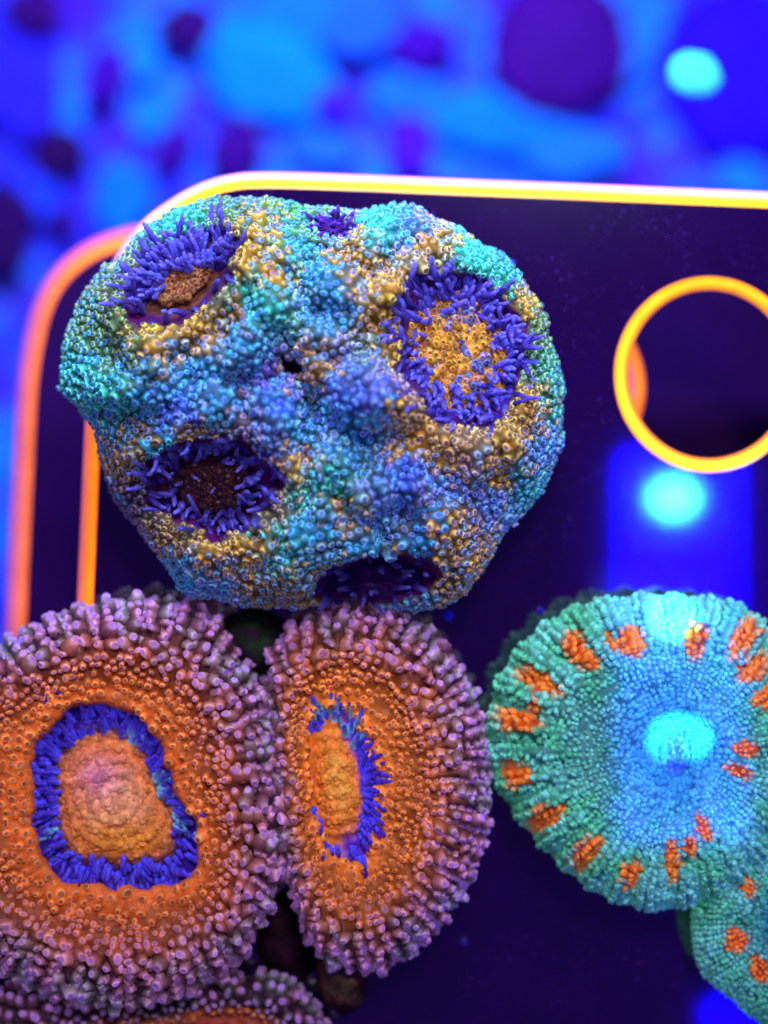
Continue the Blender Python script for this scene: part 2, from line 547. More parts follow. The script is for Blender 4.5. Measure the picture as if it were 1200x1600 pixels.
def vesicles(parent, pos, nor, rad, hgt, cs, cr, ct, singles=300, cf=None):
    V, C = vesicle_arrays(pos, nor, rad, hgt, cs, cr, ct, cs * 0.45 if cf is None else cf)
    facing = np.clip(nor[:, 2] / (np.linalg.norm(nor, axis=1) + 1e-12), 0.05, 1)
    pxs = 600 + pos[:, 0] / S; pys = 800 - pos[:, 1] / S
    seen = (pxs > -5) & (pxs < 1205) & (pys > -5) & (pys < 1605)
    order = np.argsort(-(rad * facing * seen))
    one = order[:singles]
    for i in one:
        mesh_obj("vesicle", V[i], [TF4, TF3], M_ves, parent, C[i], pos[i])
    rest = order[singles:]
    if len(rest):
        nv = len(TV)
        off = (np.arange(len(rest)) * nv)[:, None, None]
        o = mesh_obj("small_vesicles", V[rest].reshape(-1, 3), [(TF4[None] + off).reshape(-1, 4), (TF3[None] + off).reshape(-1, 3)], M_ves, parent, C[rest].reshape(-1, 3))
        o["kind"] = "stuff"

def tentacle(parent, base, d0, d1, length, rad, c0, c1, bend=0.0):
    """base point (m), start and end directions, metres; curved finger with a rounded tip"""
    n, m = 8, 7
    d0 = Vector(d0).normalized(); d1 = Vector(d1).normalized()
    p = Vector(base)
    prof = [1.25, 1.15, 1.05, 0.97, 0.9, 0.86, 0.84, 0.6]
    side = Vector((random.uniform(-1, 1), random.uniform(-1, 1), random.uniform(-.3, .6))) * bend
    V, C = [], []
    for k in range(n):
        t = k / (n - 1)
        d = (d0.lerp(d1, t) + side * math.sin(t * 2.6)).normalized()
        if k:
            p = p + d * (length / (n - 1))
        a = d.orthogonal().normalized(); b = d.cross(a)
        r = rad * prof[k] * random.uniform(0.9, 1.1)
        for j in range(m):
            an = 2 * PI * j / m
            V.append(p + (a * math.cos(an) + b * math.sin(an)) * r)
            C.append(c0 * (1 - t ** 1.4) + c1 * t ** 1.4)
    V.append(p + d * rad * 0.55); C.append(c1)
    i = np.arange(n * m).reshape(n, m)
    F = np.stack([i[:-1], np.roll(i, -1, 1)[:-1], np.roll(i, -1, 1)[1:], i[1:]], -1).reshape(-1, 4)
    T = np.stack([i[-1], np.roll(i[-1], -1), np.full(m, n * m)], -1)
    C = np.array(C) * (0.8 + 0.4 * np.random.default_rng(int(abs(p.x) * 1e7) % 99991).random((len(C), 1)))
    return mesh_obj("tentacle", np.array([tuple(v) for v in V]), [F, T], M_tent, parent, C, tuple(base))

def grid_normals(Pw):
    """Pw (nr, nt, 3) closed in the second axis; outward normals"""
    du = np.gradient(Pw, axis=0)
    dv = (np.roll(Pw, -1, 1) - np.roll(Pw, 1, 1)) * 0.5
    n = np.cross(du, dv)
    n /= np.linalg.norm(n, axis=2)[..., None] + 1e-15
    return n

def thin(pos, want, order):
    """dart throwing: keep points (in the given order) at least want[i] apart"""
    cell = float(np.max(want))
    grid = {}
    keep = []
    q = np.floor(pos / cell).astype(int)
    for i in order:
        k = tuple(q[i]); ok = True
        w = want[i]
        for dx in (-1, 0, 1):
            for dy in (-1, 0, 1):
                for dz in (-1, 0, 1):
                    for j in grid.get((k[0] + dx, k[1] + dy, k[2] + dz), ()):
                        d = pos[i] - pos[j]
                        if d[0] * d[0] + d[1] * d[1] + d[2] * d[2] < w * w:
                            ok = False; break
                    if not ok: break
                if not ok: break
            if not ok: break
        if ok:
            grid.setdefault(k, []).append(i); keep.append(i)
    return np.array(keep)

def polar(pts, center, th):
    """radius of a star-shaped outline as a function of angle (photograph pixels, y down)"""
    p = np.asarray(pts, float) - np.asarray(center, float)
    a = np.arctan2(p[:, 1], p[:, 0]); r = np.hypot(p[:, 0], p[:, 1])
    o = np.argsort(a); a = a[o]; r = r[o]
    a = np.concatenate([a[-3:] - 2 * PI, a, a[:3] + 2 * PI]); r = np.concatenate([r[-3:], r, r[:3]])
    y = np.interp(th, a, r)
    k = np.array([1, 2, 3, 2, 1.]); k /= k.sum()
    n = len(y)
    return sum(np.roll(y, s - 2) * k[s] for s in range(5))

def idw(px, py, ctrl, power=3.0):
    c = np.array([(a[0], a[1]) for a in ctrl], float)
    v = np.array([lin(a[2]) for a in ctrl])
    d = (px[..., None] - c[:, 0]) ** 2 + (py[..., None] - c[:, 1]) ** 2 + 60.0
    w = d ** (-power / 2)
    return (w[..., None] * v).sum(-2) / w.sum(-1)[..., None]

BLUE0, BLUE1 = lin((48, 6, 135)), lin((122, 112, 255))
def bil(G, fi, fj):
    """bilinear look-up in G (nr, nt, k), closed in the second axis"""
    nr, nt = G.shape[:2]
    i0 = np.clip(np.floor(fi).astype(int), 0, nr - 2); j0 = np.floor(fj).astype(int)
    a = (fi - i0)[:, None]; b = (fj - j0)[:, None]
    j0 = j0 % nt; j1 = (j0 + 1) % nt
    return (G[i0, j0] * (1 - a) * (1 - b) + G[i0 + 1, j0] * a * (1 - b) + G[i0, j1] * (1 - a) * b + G[i0 + 1, j1] * a * b)

def ring_faces(nr, nt, base=0):
    i = np.arange(nr * nt).reshape(nr, nt) + base
    return np.stack([i[:-1], i[1:], np.roll(i, -1, 1)[1:], np.roll(i, -1, 1)[:-1]], -1).reshape(-1, 4)

def jitter(c, n, amt=0.18):
    return c * (1 + (rng.random((n, 1)) - 0.5) * 2 * amt) * (1 + (rng.random((n, 3)) - 0.5) * amt)

# ================================================================== the big lumpy colony
A_out = [(100, 590), (108, 530), (130, 470), (170, 420), (215, 375), (270, 335), (330, 315), (385, 312), (440, 320), (480, 328), (520, 330), (560, 333), (600, 320), (650, 325),
         (700, 350), (745, 380), (790, 410), (825, 450), (850, 500), (865, 560), (877, 610), (876, 660), (865, 720), (845, 770), (815, 800), (785, 822), (765, 850), (750, 890),
         (725, 922), (690, 942), (650, 948), (600, 940), (540, 938), (480, 945), (430, 943), (370, 938), (310, 928), (275, 905), (250, 870), (230, 840), (205, 800), (180, 770),
         (160, 730), (153, 690), (148, 655), (125, 630), (105, 615)]
A_c = (490.0, 630.0)
#            cx   cy   a    b    rot   depth
A_mouths = [(284, 438, 106, 62, -0.62, 58), (716, 548, 132, 102, 1.15, 62), (332, 756, 112, 82, 0.12, 75), (585, 905, 105, 42, -0.12, 70), (520, 356, 40, 20, 0.1, 30)]
A_lobes = [(455, 385, 34, 16), (430, 472, 40, 26), (525, 440, 44, 26), (392, 528, 34, 22), (335, 560, 36, 18), (165, 600, 34, 22), (240, 600, 40, 18), (560, 610, 52, 30),
           (640, 620, 40, 16), (330, 625, 36, 18), (530, 730, 44, 20), (490, 845, 42, 24), (560, 850, 34, 18), (745, 715, 40, 16), (600, 350, 40, 22), (430, 640, 40, 20),
           (620, 740, 46, 22), (520, 520, 36, 20), (290, 890, 44, 18), (700, 820, 46, 18), (440, 870, 40, 18), (550, 480, 30, 14), (690, 360, 40, 18), (440, 740, 34, 12)]
_r = random.Random(5)
while len(A_lobes) < 74:
    x, y = _r.uniform(120, 860), _r.uniform(330, 930)
    if all(math.hypot(x - m[0], y - m[1]) > 0.9 * (m[2] + m[3]) / 2 + 30 for m in A_mouths) and all(math.hypot(x - l[0], y - l[1]) > 34 for l in A_lobes):
        A_lobes.append((x, y, _r.uniform(22, 34), _r.uniform(14, 24)))
    else:
        A_lobes += [] if _r.random() > 0.02 else [(-999, -999, 30, 0)]
A_pits = [(457, 574, 38, 22, 0.35, 95), (484, 630, 18, 44, -0.35, 34), (532, 770, 20, 44, -0.5, 36), (600, 840, 20, 40, -0.6, 34), (385, 590, 60, 14, 0.15, 24), (600, 700, 14, 40, 0.4, 22), (365, 600, 36, 10, 0.2, 26), (470, 520, 12, 30, 0.6, 26)]
A_th = np.linspace(-PI, PI, 340, endpoint=False)
A_r = polar(A_out, A_c, A_th)

def ell(px, py, m):
    dx, dy = px - m[0], py - m[1]
    c, s = math.cos(m[4]), math.sin(m[4])
    return np.hypot((dx * c + dy * s) / m[2], (-dx * s + dy * c) / m[3])

def wob(px, py):
    return 1 + 0.34 * (noise(px / 34, py / 34, 71) - 0.5) + 0.14 * (noise(px / 13, py / 13, 72) - 0.5)

def A_detail(px, py):
    d = 40 * (fbm(px / 80, py / 70, 61) - 0.5) + 16 * (fbm(px / 26, py / 26, 64) - 0.5)
    for (x, y, r, h) in A_lobes:
        d = d + 2.3 * h * np.exp(-(((px - x) ** 2 + (py - y) ** 2) / (r * r) * 1.25) ** 2)
    for (x, y, a, b, rot, dep) in A_pits:
        q = ell(px, py, (x, y, a, b, rot))
        d = d - dep * (1 - smooth(0.35, 1.15, q))
    for m in A_mouths:
        q = ell(px, py, m) * wob(px, py)
        d = d * smooth(0.85, 1.15, q) - m[5] * (1 - smooth(0.70, 1.0, q)) + 30 * np.exp(-((q - 1.22) / 0.2) ** 2)
    return d

def A_base(rho):
    return 135 + 175 * (1 - np.clip(rho, 0, 1) ** 2.5) ** 0.6

def A_z(px, py):
    dx, dy = px - A_c[0], py - A_c[1]
    rho = np.hypot(dx, dy) / np.interp(np.arctan2(dy, dx), A_th, A_r)
    return A_base(rho) + A_detail(px, py) * (1 - np.clip(rho, 0, 1) ** 8)

gold, dgold, teal, tblue, blue, lav, cyan, olive, orange = (212, 160, 48), (140, 112, 48), (48, 188, 165), (45, 155, 205), (58, 105, 240), (95, 140, 225), (50, 230, 205), (105, 150, 85), (190, 145, 55)
A_ctrl = [(150, 520, olive), (130, 580, teal), (170, 615, teal), (200, 560, olive), (240, 530, gold), (310, 520, gold), (300, 575, tblue), (350, 500, dgold), (395, 465, teal), (385, 400, gold),
          (420, 360, gold), (350, 325, olive), (290, 345, teal), (450, 335, (80, 180, 90)), (440, 430, gold), (425, 485, teal), (385, 545, tblue), (500, 425, tblue), (460, 395, teal), (530, 480, tblue),
          (550, 395, gold), (600, 455, gold), (585, 510, gold), (610, 545, gold), (575, 545, (120, 150, 130)), (600, 345, cyan), (640, 350, lav), (680, 372, gold), (740, 385, cyan), (790, 430, teal), (820, 470, gold),
          (838, 510, olive), (858, 580, (80, 170, 130)), (868, 640, teal), (845, 700, lav), (810, 690, gold), (830, 640, gold), (650, 690, gold), (615, 640, gold), (700, 722, gold), (560, 575, lav), (540, 625, blue), (600, 625, blue),
          (560, 680, tblue), (640, 745, blue), (700, 765, lav), (490, 580, orange), (430, 590, (110, 90, 200)), (420, 625, blue), (460, 665, tblue), (350, 640, tblue), (280, 640, blue), (230, 620, tblue), (190, 660, (30, 110, 130)),
          (175, 720, dgold), (215, 690, dgold), (300, 665, dgold), (380, 660, (130, 110, 130)), (430, 700, lav), (455, 725, gold), (445, 785, (180, 150, 130)), (450, 860, teal), (400, 872, gold), (330, 862, gold), (260, 850, dgold), (285, 890, tblue), (340, 922, lav),
          (410, 932, dgold), (490, 840, tblue), (540, 805, orange), (520, 750, teal), (470, 780, teal), (570, 858, tblue), (600, 795, lav), (705, 805, orange), (720, 850, gold), (740, 880, orange), (660, 850, tblue), (690, 900, dgold),
          (640, 935, (90, 120, 120)), (620, 872, dgold), (765, 790, lav), (825, 760, teal), (775, 745, gold), (530, 905, dgold), (480, 930, dgold), (200, 780, (70, 60, 90)), (250, 700, tblue)]

def build_A():
    root = thing("coral_colony", "large lumpy teal, gold and blue coral colony with several open mouths", "coral", loc=P(490, 630, 0))
    root.location = (0, 0, 0)
    nt = len(A_th)
    ph = np.concatenate([np.linspace(0.004, 0.40, 70, endpoint=False), np.linspace(0.40, 0.55, 34, endpoint=False), np.linspace(0.55, 0.86, 22)]) * PI
    rho = np.where(ph < PI / 2, np.sin(ph), np.sin(ph) * 0.94 + 0.06)
    zb = np.where(ph < PI / 2, A_base(rho), 135 - 135 * np.abs(np.cos(ph)) / abs(math.cos(0.86 * PI)))
    R, T = np.meshgrid(rho, A_th, indexing='ij')
    PX = A_c[0] + R * A_r[None] * np.cos(T); PY = A_c[1] + R * A_r[None] * np.sin(T)
    fade = np.where(ph < PI / 2, 1 - np.clip(rho, 0, 1) ** 8, 0)[:, None]
    Z = zb[:, None] + A_detail(PX, PY) * fade
    # rim lumps
    w = np.exp(-((ph - PI / 2) / 0.35) ** 2)[:, None]
    bulge = 1 + 0.03 * w * (fbm(np.cos(T) * 9, np.sin(T) * 9 + ph[:, None], 81) - 0.5) * 2
    PX = A_c[0] + (PX - A_c[0]) * bulge; PY = A_c[1] + (PY - A_c[1]) * bulge
    Vw = to_world(PX, PY, Z)
    N = grid_normals(Vw)
    if N[20, :, 2].mean() < 0:
        N = -N
    side = idw(PX, PY, A_ctrl)
    mot = (fbm(PX / 16, PY / 16, 91) - 0.5)[..., None]
    flesh = side * 0.40 * (1 + mot * 1.2)
    qs = [ell(PX, PY, m) * wob(PX, PY) for m in A_mouths]
    skin = lin((85, 6, 90))
    for m, q, fl in zip(A_mouths, qs, [(120, 70, 50), (130, 70, 50), (60, 15, 40), (60, 10, 90), (70, 20, 120)]):
        k = (1 - smooth(0.92, 1.02, q))[..., None]
        k2 = (1 - smooth(0.66, 0.8, q))[..., None]
        flesh = flesh * (1 - k) + skin * k
        flesh = flesh * (1 - k2) + lin(fl) * k2
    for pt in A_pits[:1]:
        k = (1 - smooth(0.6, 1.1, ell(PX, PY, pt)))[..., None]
        flesh = flesh * (1 - k) + lin((50, 12, 60)) * k  # shade of the pit painted into the flesh colour
    nr = len(ph)
    V = np.vstack([Vw.reshape(-1, 3), to_world(np.array([A_c[0]]), np.array([A_c[1]]), np.array([A_z(np.array(A_c[0]), np.array(A_c[1]))]))])
    top = nr * nt
    capF = np.stack([np.full(nt, top), np.arange(nt), np.roll(np.arange(nt), -1)], -1)
    bot = (np.arange(nt) + (nr - 1) * nt)[None, ::-1]
    C = np.vstack([flesh.reshape(-1, 3), flesh[0, :1]])
    mesh_obj("flesh", V, [ring_faces(nr, nt), capF, bot], M_flesh, root, C)
    # vesicles
    ncand = 60000
    wrow = rho * np.concatenate([[0], np.diff(ph)]) * (ph < 0.66 * PI)
    wrow = np.maximum(wrow, 0.0004 * (ph < 0.66 * PI))
    fi = rng.choice(nr - 1, ncand, p=(wrow / wrow.sum())[:-1] / (wrow / wrow.sum())[:-1].sum()) + rng.random(ncand)
    fj = rng.random(ncand) * nt
    pos = bil(Vw, fi, fj); nor = bil(N, fi, fj)
    pp = bil(np.stack([PX, PY], -1), fi, fj); px, py = pp[:, 0], pp[:, 1]
    ok = np.ones(ncand, bool)
    for m in A_mouths[:4]:
        ok &= ell(px, py, m) * wob(px, py) > 1.0
    ok &= ell(px, py, A_mouths[4]) > 0.6
    ok &= ell(px, py, A_pits[0]) > 0.6
    pos, nor, px, py = pos[ok], nor[ok], px[ok], py[ok]
    big = smooth(0.45, 0.8, noise(px / 34, py / 34, 95))
    near = np.min([ell(px, py, m) for m in A_mouths[:3]], axis=0)
    size = 10.4 + 7.5 * big * (rng.random(len(px)) ** 1.5) + 1.2 * (rng.random(len(px)) - 0.5) - 1.2 * (1 - smooth(1.0, 1.35, near))
    keep = thin(pos, size * S * 0.92, rng.permutation(len(px)))
    pos, nor, px, py, size, near = pos[keep], nor[keep], px[keep], py[keep], size[keep], near[keep]
    n = len(px)
    nor = nor + np.array([0, 0, 0.35]) + (rng.random((n, 3)) - 0.5) * 0.7
    cs = idw(px + rng.normal(0, 13, n), py + rng.normal(0, 13, n), A_ctrl, 4.0)
    swap = (rng.random(n) < 0.34 * smooth(1.15, 1.6, near))[:, None]
    cs = np.where(swap, cs * 0.35 + 0.65 * lin((48, 150, 190)), cs)
    cs = jitter(cs, n, 0.25)
    edge = (1 - smooth(1.0, 1.45, near))[:, None]
    cr = cs * 1.9 + 0.09
    cs = cs * 0.8
    tip = lin((60, 80, 235)) * 0.42 + cs * 0.40
    cup = cs * 0.25
    ct = tip * (1 - edge) + cup * edge
    vesicles(root, pos, nor, size * 0.47 * S, size * (0.45 + 0.40 * rng.random(n)) * S, cs, cr, ct, 290)
    # mouths: an oral disc each, with its tentacles
    disc_cols = [((170, 110, 70), (100, 45, 60)), ((235, 160, 60), (170, 90, 60)), ((80, 32, 25), (30, 8, 50)), ((60, 15, 90), (40, 5, 80)), ((90, 40, 150), (60, 20, 140))]
    for mi, (m, (c_in, c_out)) in enumerate(zip(A_mouths, disc_cols)):
        dn, dm = 22, 64
        rr = np.linspace(0.02, [0.44, 0.72, 0.50, 0.7, 0.7][mi], dn); tt = np.linspace(0, 2 * PI, dm, endpoint=False)
        Rg, Tg = np.meshgrid(rr, tt, indexing='ij')
        ca, sa = math.cos(m[4]), math.sin(m[4])
        ex = Rg * m[2] * np.cos(Tg); ey = Rg * m[3] * np.sin(Tg)
        dx = m[0] + ex * ca - ey * sa; dy = m[1] + ex * sa + ey * ca
        dz = A_z(dx, dy) + 5 + 16 * (1 - (Rg / 0.74) ** 2) - 16 * np.exp(-(Rg / 0.14) ** 2) + 5 * np.cos(Tg * 14 + 2 * noise(dx / 20, dy / 20, 3)) * smooth(0.1, 0.5, Rg) + 6 * (fbm(dx / 12, dy / 12, 15) - 0.5)
        f = smooth(0.15, 0.7, Rg + 0.35 * (fbm(dx / 25, dy / 25, 17) - 0.5))[..., None]
        Cc = lin(c_in) * (1 - f) + lin(c_out) * f
        Cc = Cc * (0.65 + 0.7 * fbm(dx / 8, dy / 8, 19))[..., None]
        Vd = to_world(dx, dy, dz)
        cpos = to_world(np.array([m[0]]), np.array([m[1]]), np.array([dz[0].mean() - 4]))
        tri = np.stack([np.full(dm, dn * dm), np.arange(dm), np.roll(np.arange(dm), -1)], -1)
        disc = mesh_obj("oral_disc", np.vstack([Vd.reshape(-1, 3), cpos]), [ring_faces(dn, dm), tri], M_flesh, root, np.vstack([Cc.reshape(-1, 3), Cc[0, :1] * 0.5]))
        # cups on the disc
        if mi in (0, 1, 2):
            nc = 2600
            fi = np.sqrt(rng.random(nc)) * (dn - 1.01); fj = rng.random(nc) * dm
            dpos = bil(Vd, fi, fj); pxy = bil(np.stack([dx, dy], -1), fi, fj)
            sz = np.full(nc, [8.0, 8.6, 8.0][mi]) + rng.random(nc) * 2
            kp = thin(dpos, sz * S * 0.9, rng.permutation(nc))
            dpos, sz, pxy = dpos[kp], sz[kp], pxy[kp]
            k = len(kp)
            base = np.tile(lin([(165, 105, 60), (235, 165, 60), (62, 26, 40)][mi]), (k, 1))
            if mi == 1:
                patch = smooth(0.60, 0.75, fbm(pxy[:, 0] / 30, pxy[:, 1] / 30, 23))[:, None]
                base = base * (1 - patch) + lin((120, 130, 210)) * patch
            base = jitter(base, k, 0.3)
            nn = np.tile([0, 0, 1.0], (k, 1)) + (rng.random((k, 3)) - 0.5) * 0.6
            vesicles(disc, dpos, nn, sz * 0.5 * S, sz * 0.45 * S, base * 0.8, base * 1.2, base * 0.22, 0)
        # tentacles
        if mi == 0:
            spec = [(a, q) for q in (0.22, 0.36, 0.50, 0.64, 0.78, 0.90) for a in np.linspace(-3.0, 0.5, 30)] + [(a, 0.85) for a in np.linspace(0.9, 2.9, 9)]
        elif mi == 1:
            spec = [(a, q) for q, k in ((0.54, 48), (0.64, 60), (0.74, 66), (0.83, 66), (0.91, 56)) for a in np.linspace(0, 2 * PI, k, endpoint=False)]
        elif mi == 2:
            spec = [(a, q) for q, k in ((0.46, 26), (0.60, 36), (0.74, 42), (0.88, 42)) for a in np.linspace(0, 2 * PI, k, endpoint=False)]
        elif mi == 3:
            spec = [(a, q) for q, k in ((0.45, 12), (0.8, 20)) for a in np.linspace(-PI, PI, k, endpoint=False)]
        else:
            spec = [(a, q) for q, k in ((0.2, 5), (0.55, 10), (0.9, 14)) for a in np.linspace(0, 2 * PI, k, endpoint=False)]
        for a, q in spec:
            a = a + random.gauss(0, 0.12); q = q * random.uniform(0.88, 1.08)
            if mi == 2 and random.random() < 0.12:
                continue
            ex, ey = q * m[2] * math.cos(a), q * m[3] * math.sin(a)
            bx_ = m[0] + ex * ca - ey * sa; by_ = m[1] + ex * sa + ey * ca
            bz = float(A_z(np.array(bx_), np.array(by_)))
            ox, oy = (ex * ca - ey * sa), (ex * sa + ey * ca)
            l = math.hypot(ox, oy) + 1e-6
            out = Vector((ox / l, -oy / l, 0))
            out.rotate(__import__('mathutils').Euler((0, 0, random.gauss(0, 0.45))))
            lift = random.uniform(0.9, 1.7) if q < 0.8 else random.uniform(0.7, 1.4)
            if mi == 2 and random.random() < 0.2:
                out = -out * 0.8
            if mi == 0:
                out = (out * 0.6 + Vector((-0.4, 0.4, 0))).normalized() if a < 0.6 else out * 0.6
            ln = {0: 44, 1: 38, 2: 44, 3: 34, 4: 22}[mi] * random.uniform(0.75, 1.25)
            rd = {0: 3.9, 1: 3.9, 2: 3.8, 3: 3.8, 4: 3.8}[mi] * random.uniform(0.85, 1.2)
            if random.random() < 0.08:
                rd *= 1.5; ln *= 0.7
            d0 = out * 0.35 + Vector((0, 0, 1)); d1 = out + Vector((0, 0, lift * 0.5))
            dim = {0: 0.9, 1: 1.0, 2: 0.75, 3: 0.45, 4: 0.9}[mi]  # shade inside the deeper mouths put into the tentacle colour
            g = random.random()
            c1 = BLUE1 * random.uniform(0.7, 1.1) * (1 - 0.5 * max(0, g - 0.75) * 4) + lin((70, 120, 250)) * 0.5 * max(0, g - 0.75) * 4
            if mi == 4:
                c1 = lin((110, 60, 215))
            tentacle(disc, to_world(np.array(bx_), np.array(by_), np.array(bz + 2)), d0, d1, ln * S, rd * S, BLUE0 * dim, c1 * dim, 0.85)
build_A()

# ================================================================== single polyps
def polyp(name, label, cat, group, out, oc, mouth, mc, prof, colour, ridges=0, ridge_amp=0, spacing=12.5, singles=290, disc_prof=None, disc_colour=None,
          tent=None, rows=None, nt=260, seed=0, lump=10, big_amt=6.0, ring_start=0.12, disc_ves=None, mouth_wob=0.16, row_thin=0):
    root = thing(name, label, cat, group)
    th = np.linspace(-PI, PI, nt, endpoint=False)
    ro = polar(out, oc, th); rm = polar(mouth, mc, th) * (1 + mouth_wob * (noise(np.cos(th) * 2.2 + seed, np.sin(th) * 2.2, 13) - 0.5) + 0.6 * mouth_wob * (noise(np.cos(th) * 7 + seed, np.sin(th) * 7, 14) - 0.5))
    ox, oy = oc[0] + ro * np.cos(th), oc[1] + ro * np.sin(th)
    mx_, my_ = mc[0] + rm * np.cos(th), mc[1] + rm * np.sin(th)
    ps = np.array(prof, float)
    # arc-length resampling of the profile (s scaled by a typical width)
    wdt = float(np.mean(np.hypot(ox - mx_, oy - my_)))
    fine = spline(np.stack([ps[:, 0] * wdt, ps[:, 1]], 1), 14)
    L = np.concatenate([[0], np.cumsum(np.hypot(*np.diff(fine, axis=0).T))])
    nr = max(40, int(L[-1] / 4.5))
    u = np.linspace(0, L[-1], nr)
    s = np.interp(u, L, fine[:, 0]) / wdt; zz = np.interp(u, L, fine[:, 1])
    beyond = np.zeros(nr); imax = int(np.argmax(s)); beyond[imax:] = 1
    Sg = s[:, None]
    PX = mx_[None] * (1 - Sg) + ox[None] * Sg; PY = my_[None] * (1 - Sg) + oy[None] * Sg
    outer = smooth(0.45, 0.85, np.where(beyond > 0, 1.0, s))[:, None]
    mask = smooth(0.05, 0.25, np.where(beyond > 0, 1.0, s))[:, None] * np.where(zz > 30, 1, 0)[:, None]
    wav = np.cos(ridges * th[None] + 2.4 * noise(th[None] * 4 + seed, Sg * 2, 7)) if ridges else np.zeros((1, nt))
    dz = ridge_amp * wav * outer + lump * 2 * (fbm(PX / 45 + seed, PY / 45, 101) - 0.5) * mask + lump * 0.8 * (fbm(PX / 14 + seed, PY / 14, 104) - 0.5) * mask
    Z = zz[:, None] + dz * np.where(zz > 40, 1, 0)[:, None]
    fib = np.sin(th[None] * 95 + 9 * noise(th[None] * 6, Sg * 5, 9)) * 2.2 * (1 - smooth(0.12, 0.5, np.where(beyond > 0, 1.0, s)))[:, None]
    Z = Z + fib
    push = 1 + (ridge_amp * 0.45 * wav / wdt) * outer * 0.6
    PX = oc[0] + (PX - oc[0]) * push; PY = oc[1] + (PY - oc[1]) * push
    Vw = to_world(PX, PY, Z)
    N = grid_normals(Vw)
    if N[nr // 3, :, 2].mean() < 0:
        N = -N
    SS = np.where(beyond > 0, 1.0, s)[:, None] + 0 * T_like(PX)
    fl, _, _, _ = colour(SS, np.broadcast_to(th[None], PX.shape), PX, PY, Z)
    fl = fl * (0.6 + 0.8 * fbm(PX / 9, PY / 9, 111))[..., None]
    bot = (np.arange(nt) + (nr - 1) * nt)[None, ::-1]
    mesh_obj("flesh", Vw.reshape(-1, 3), [ring_faces(nr, nt), bot], M_flesh, root, fl.reshape(-1, 3))
    # vesicles
    lim = int(np.max(np.where(zz > 35)[0]))
    if rows is None:
        nc = 42000
        wr = np.maximum(np.hypot(PX - mc[0], PY - mc[1]).mean(1), 5)[:lim]
        fi = np.minimum(rng.choice(lim, nc, p=wr / wr.sum()) + rng.random(nc), lim - 0.01)
        fj = rng.random(nc) * nt
        sv = np.interp(fi, np.arange(nr), np.where(beyond > 0, 1.0, s))
        wv = np.cos(ridges * np.interp(fj, np.arange(nt), th)) if ridges else np.zeros(nc)
        pos = bil(Vw, fi, fj); pxy = bil(np.stack([PX, PY], -1), fi, fj)
        wg = bil((wav * np.ones((nr, 1)))[..., None], fi, fj)[:, 0]
        okm = (sv > ring_start) & ((wg > -0.45) | (sv < 0.6))
        fi, fj, sv, pos, pxy = fi[okm], fj[okm], sv[okm], pos[okm], pxy[okm]
        bigf = smooth(0.5, 0.85, noise(pxy[:, 0] / 30 + seed, pxy[:, 1] / 30, 115))
        size = spacing * (0.62 + 0.4 * smooth(0.1, 0.7, sv)) + big_amt * bigf * rng.random(len(sv)) ** 2
        want = size * S * (1.12 - 0.14 * smooth(0.1, 0.5, sv))
        kp = thin(pos, want, rng.permutation(len(sv)))
        fi, fj, size = fi[kp], fj[kp], size[kp]
    else:
        FI, FJ, SZ = [], [], []
        cum = 0.0
        i = 0.0
        arc = np.concatenate([[0], np.cumsum(np.linalg.norm(np.diff(Vw, axis=0), axis=2).mean(1))]) / S
        pos_u = rows[0][0]
        k = 0
        u_now = 0.0
        while u_now < arc[lim]:
            f = np.interp(u_now, arc, np.arange(nr))
            sv = np.interp(f, np.arange(nr), np.where(beyond > 0, 1.0, s))
            circ = float(np.linalg.norm(bil(Vw, np.full(nt, f), np.arange(nt) + 0.0) - np.roll(bil(Vw, np.full(nt, f), np.arange(nt) + 0.0), 1, 0), axis=1).sum()) / S
            cnt = [c for lim_c, c in rows if sv >= lim_c][-1]
            sp = circ / cnt
            if sv >= ring_start:
                jj = (np.arange(cnt) + rng.normal(0, 0.12, cnt)) / cnt * nt
                FI.append(np.clip(np.full(cnt, f) + rng.normal(0, 0.35, cnt), 0, nr - 1.01)); FJ.append(jj % nt); SZ.append(np.full(cnt, min(max(sp, 7.5), spacing * 1.25)))
            u_now += spacing * 0.80
        fi, fj, size = np.concatenate(FI), np.concatenate(FJ), np.concatenate(SZ)
        size = size * (0.9 + 0.25 * rng.random(len(size)))
        drop = rng.random(len(fi)) > 0.05
        fi, fj, size = fi[drop], fj[drop], size[drop]
        if row_thin:
            size = size * (0.85 + 0.5 * rng.random(len(size)) ** 2)
            kp = thin(bil(Vw, fi, fj), size * S * row_thin, rng.permutation(len(fi)))
            fi, fj, size = fi[kp], fj[kp], size[kp]
    pos = bil(Vw, fi, fj); nor = bil(N, fi, fj); pxy = bil(np.stack([PX, PY], -1), fi, fj)
    sv = np.interp(fi, np.arange(nr), np.where(beyond > 0, 1.0, s)); tv = np.interp(fj, np.arange(nt), th)
    n = len(fi)
    nor = nor + np.array([0, 0, 0.3]) + (rng.random((n, 3)) - 0.5) * 0.35
    _f, cs, cr, ct = colour(sv, tv, pxy[:, 0] + rng.normal(0, 2, n), pxy[:, 1] + rng.normal(0, 2, n), pos[:, 2] / S)
    j = (1 + (rng.random((n, 1)) - 0.5) * 0.5)
    hh = size * (0.40 + 0.28 * smooth(0.2, 0.7, sv) + 0.25 * rng.random(n))
    rr_ = size * np.where(sv < 0.5, 0.42, 0.49) * (1.0 if rows is None else 0.92 if row_thin else 0.76)
    vesicles(root, pos, nor, rr_ * S, hh * S, cs * j, cr * j, ct * j, singles, cf=_f)
    # oral disc
    dn = 34
    r = np.linspace(0.015, 1.06, dn)
    dxp = mc[0] + (mx_ - mc[0])[None] * r[:, None]; dyp = mc[1] + (my_ - mc[1])[None] * r[:, None]
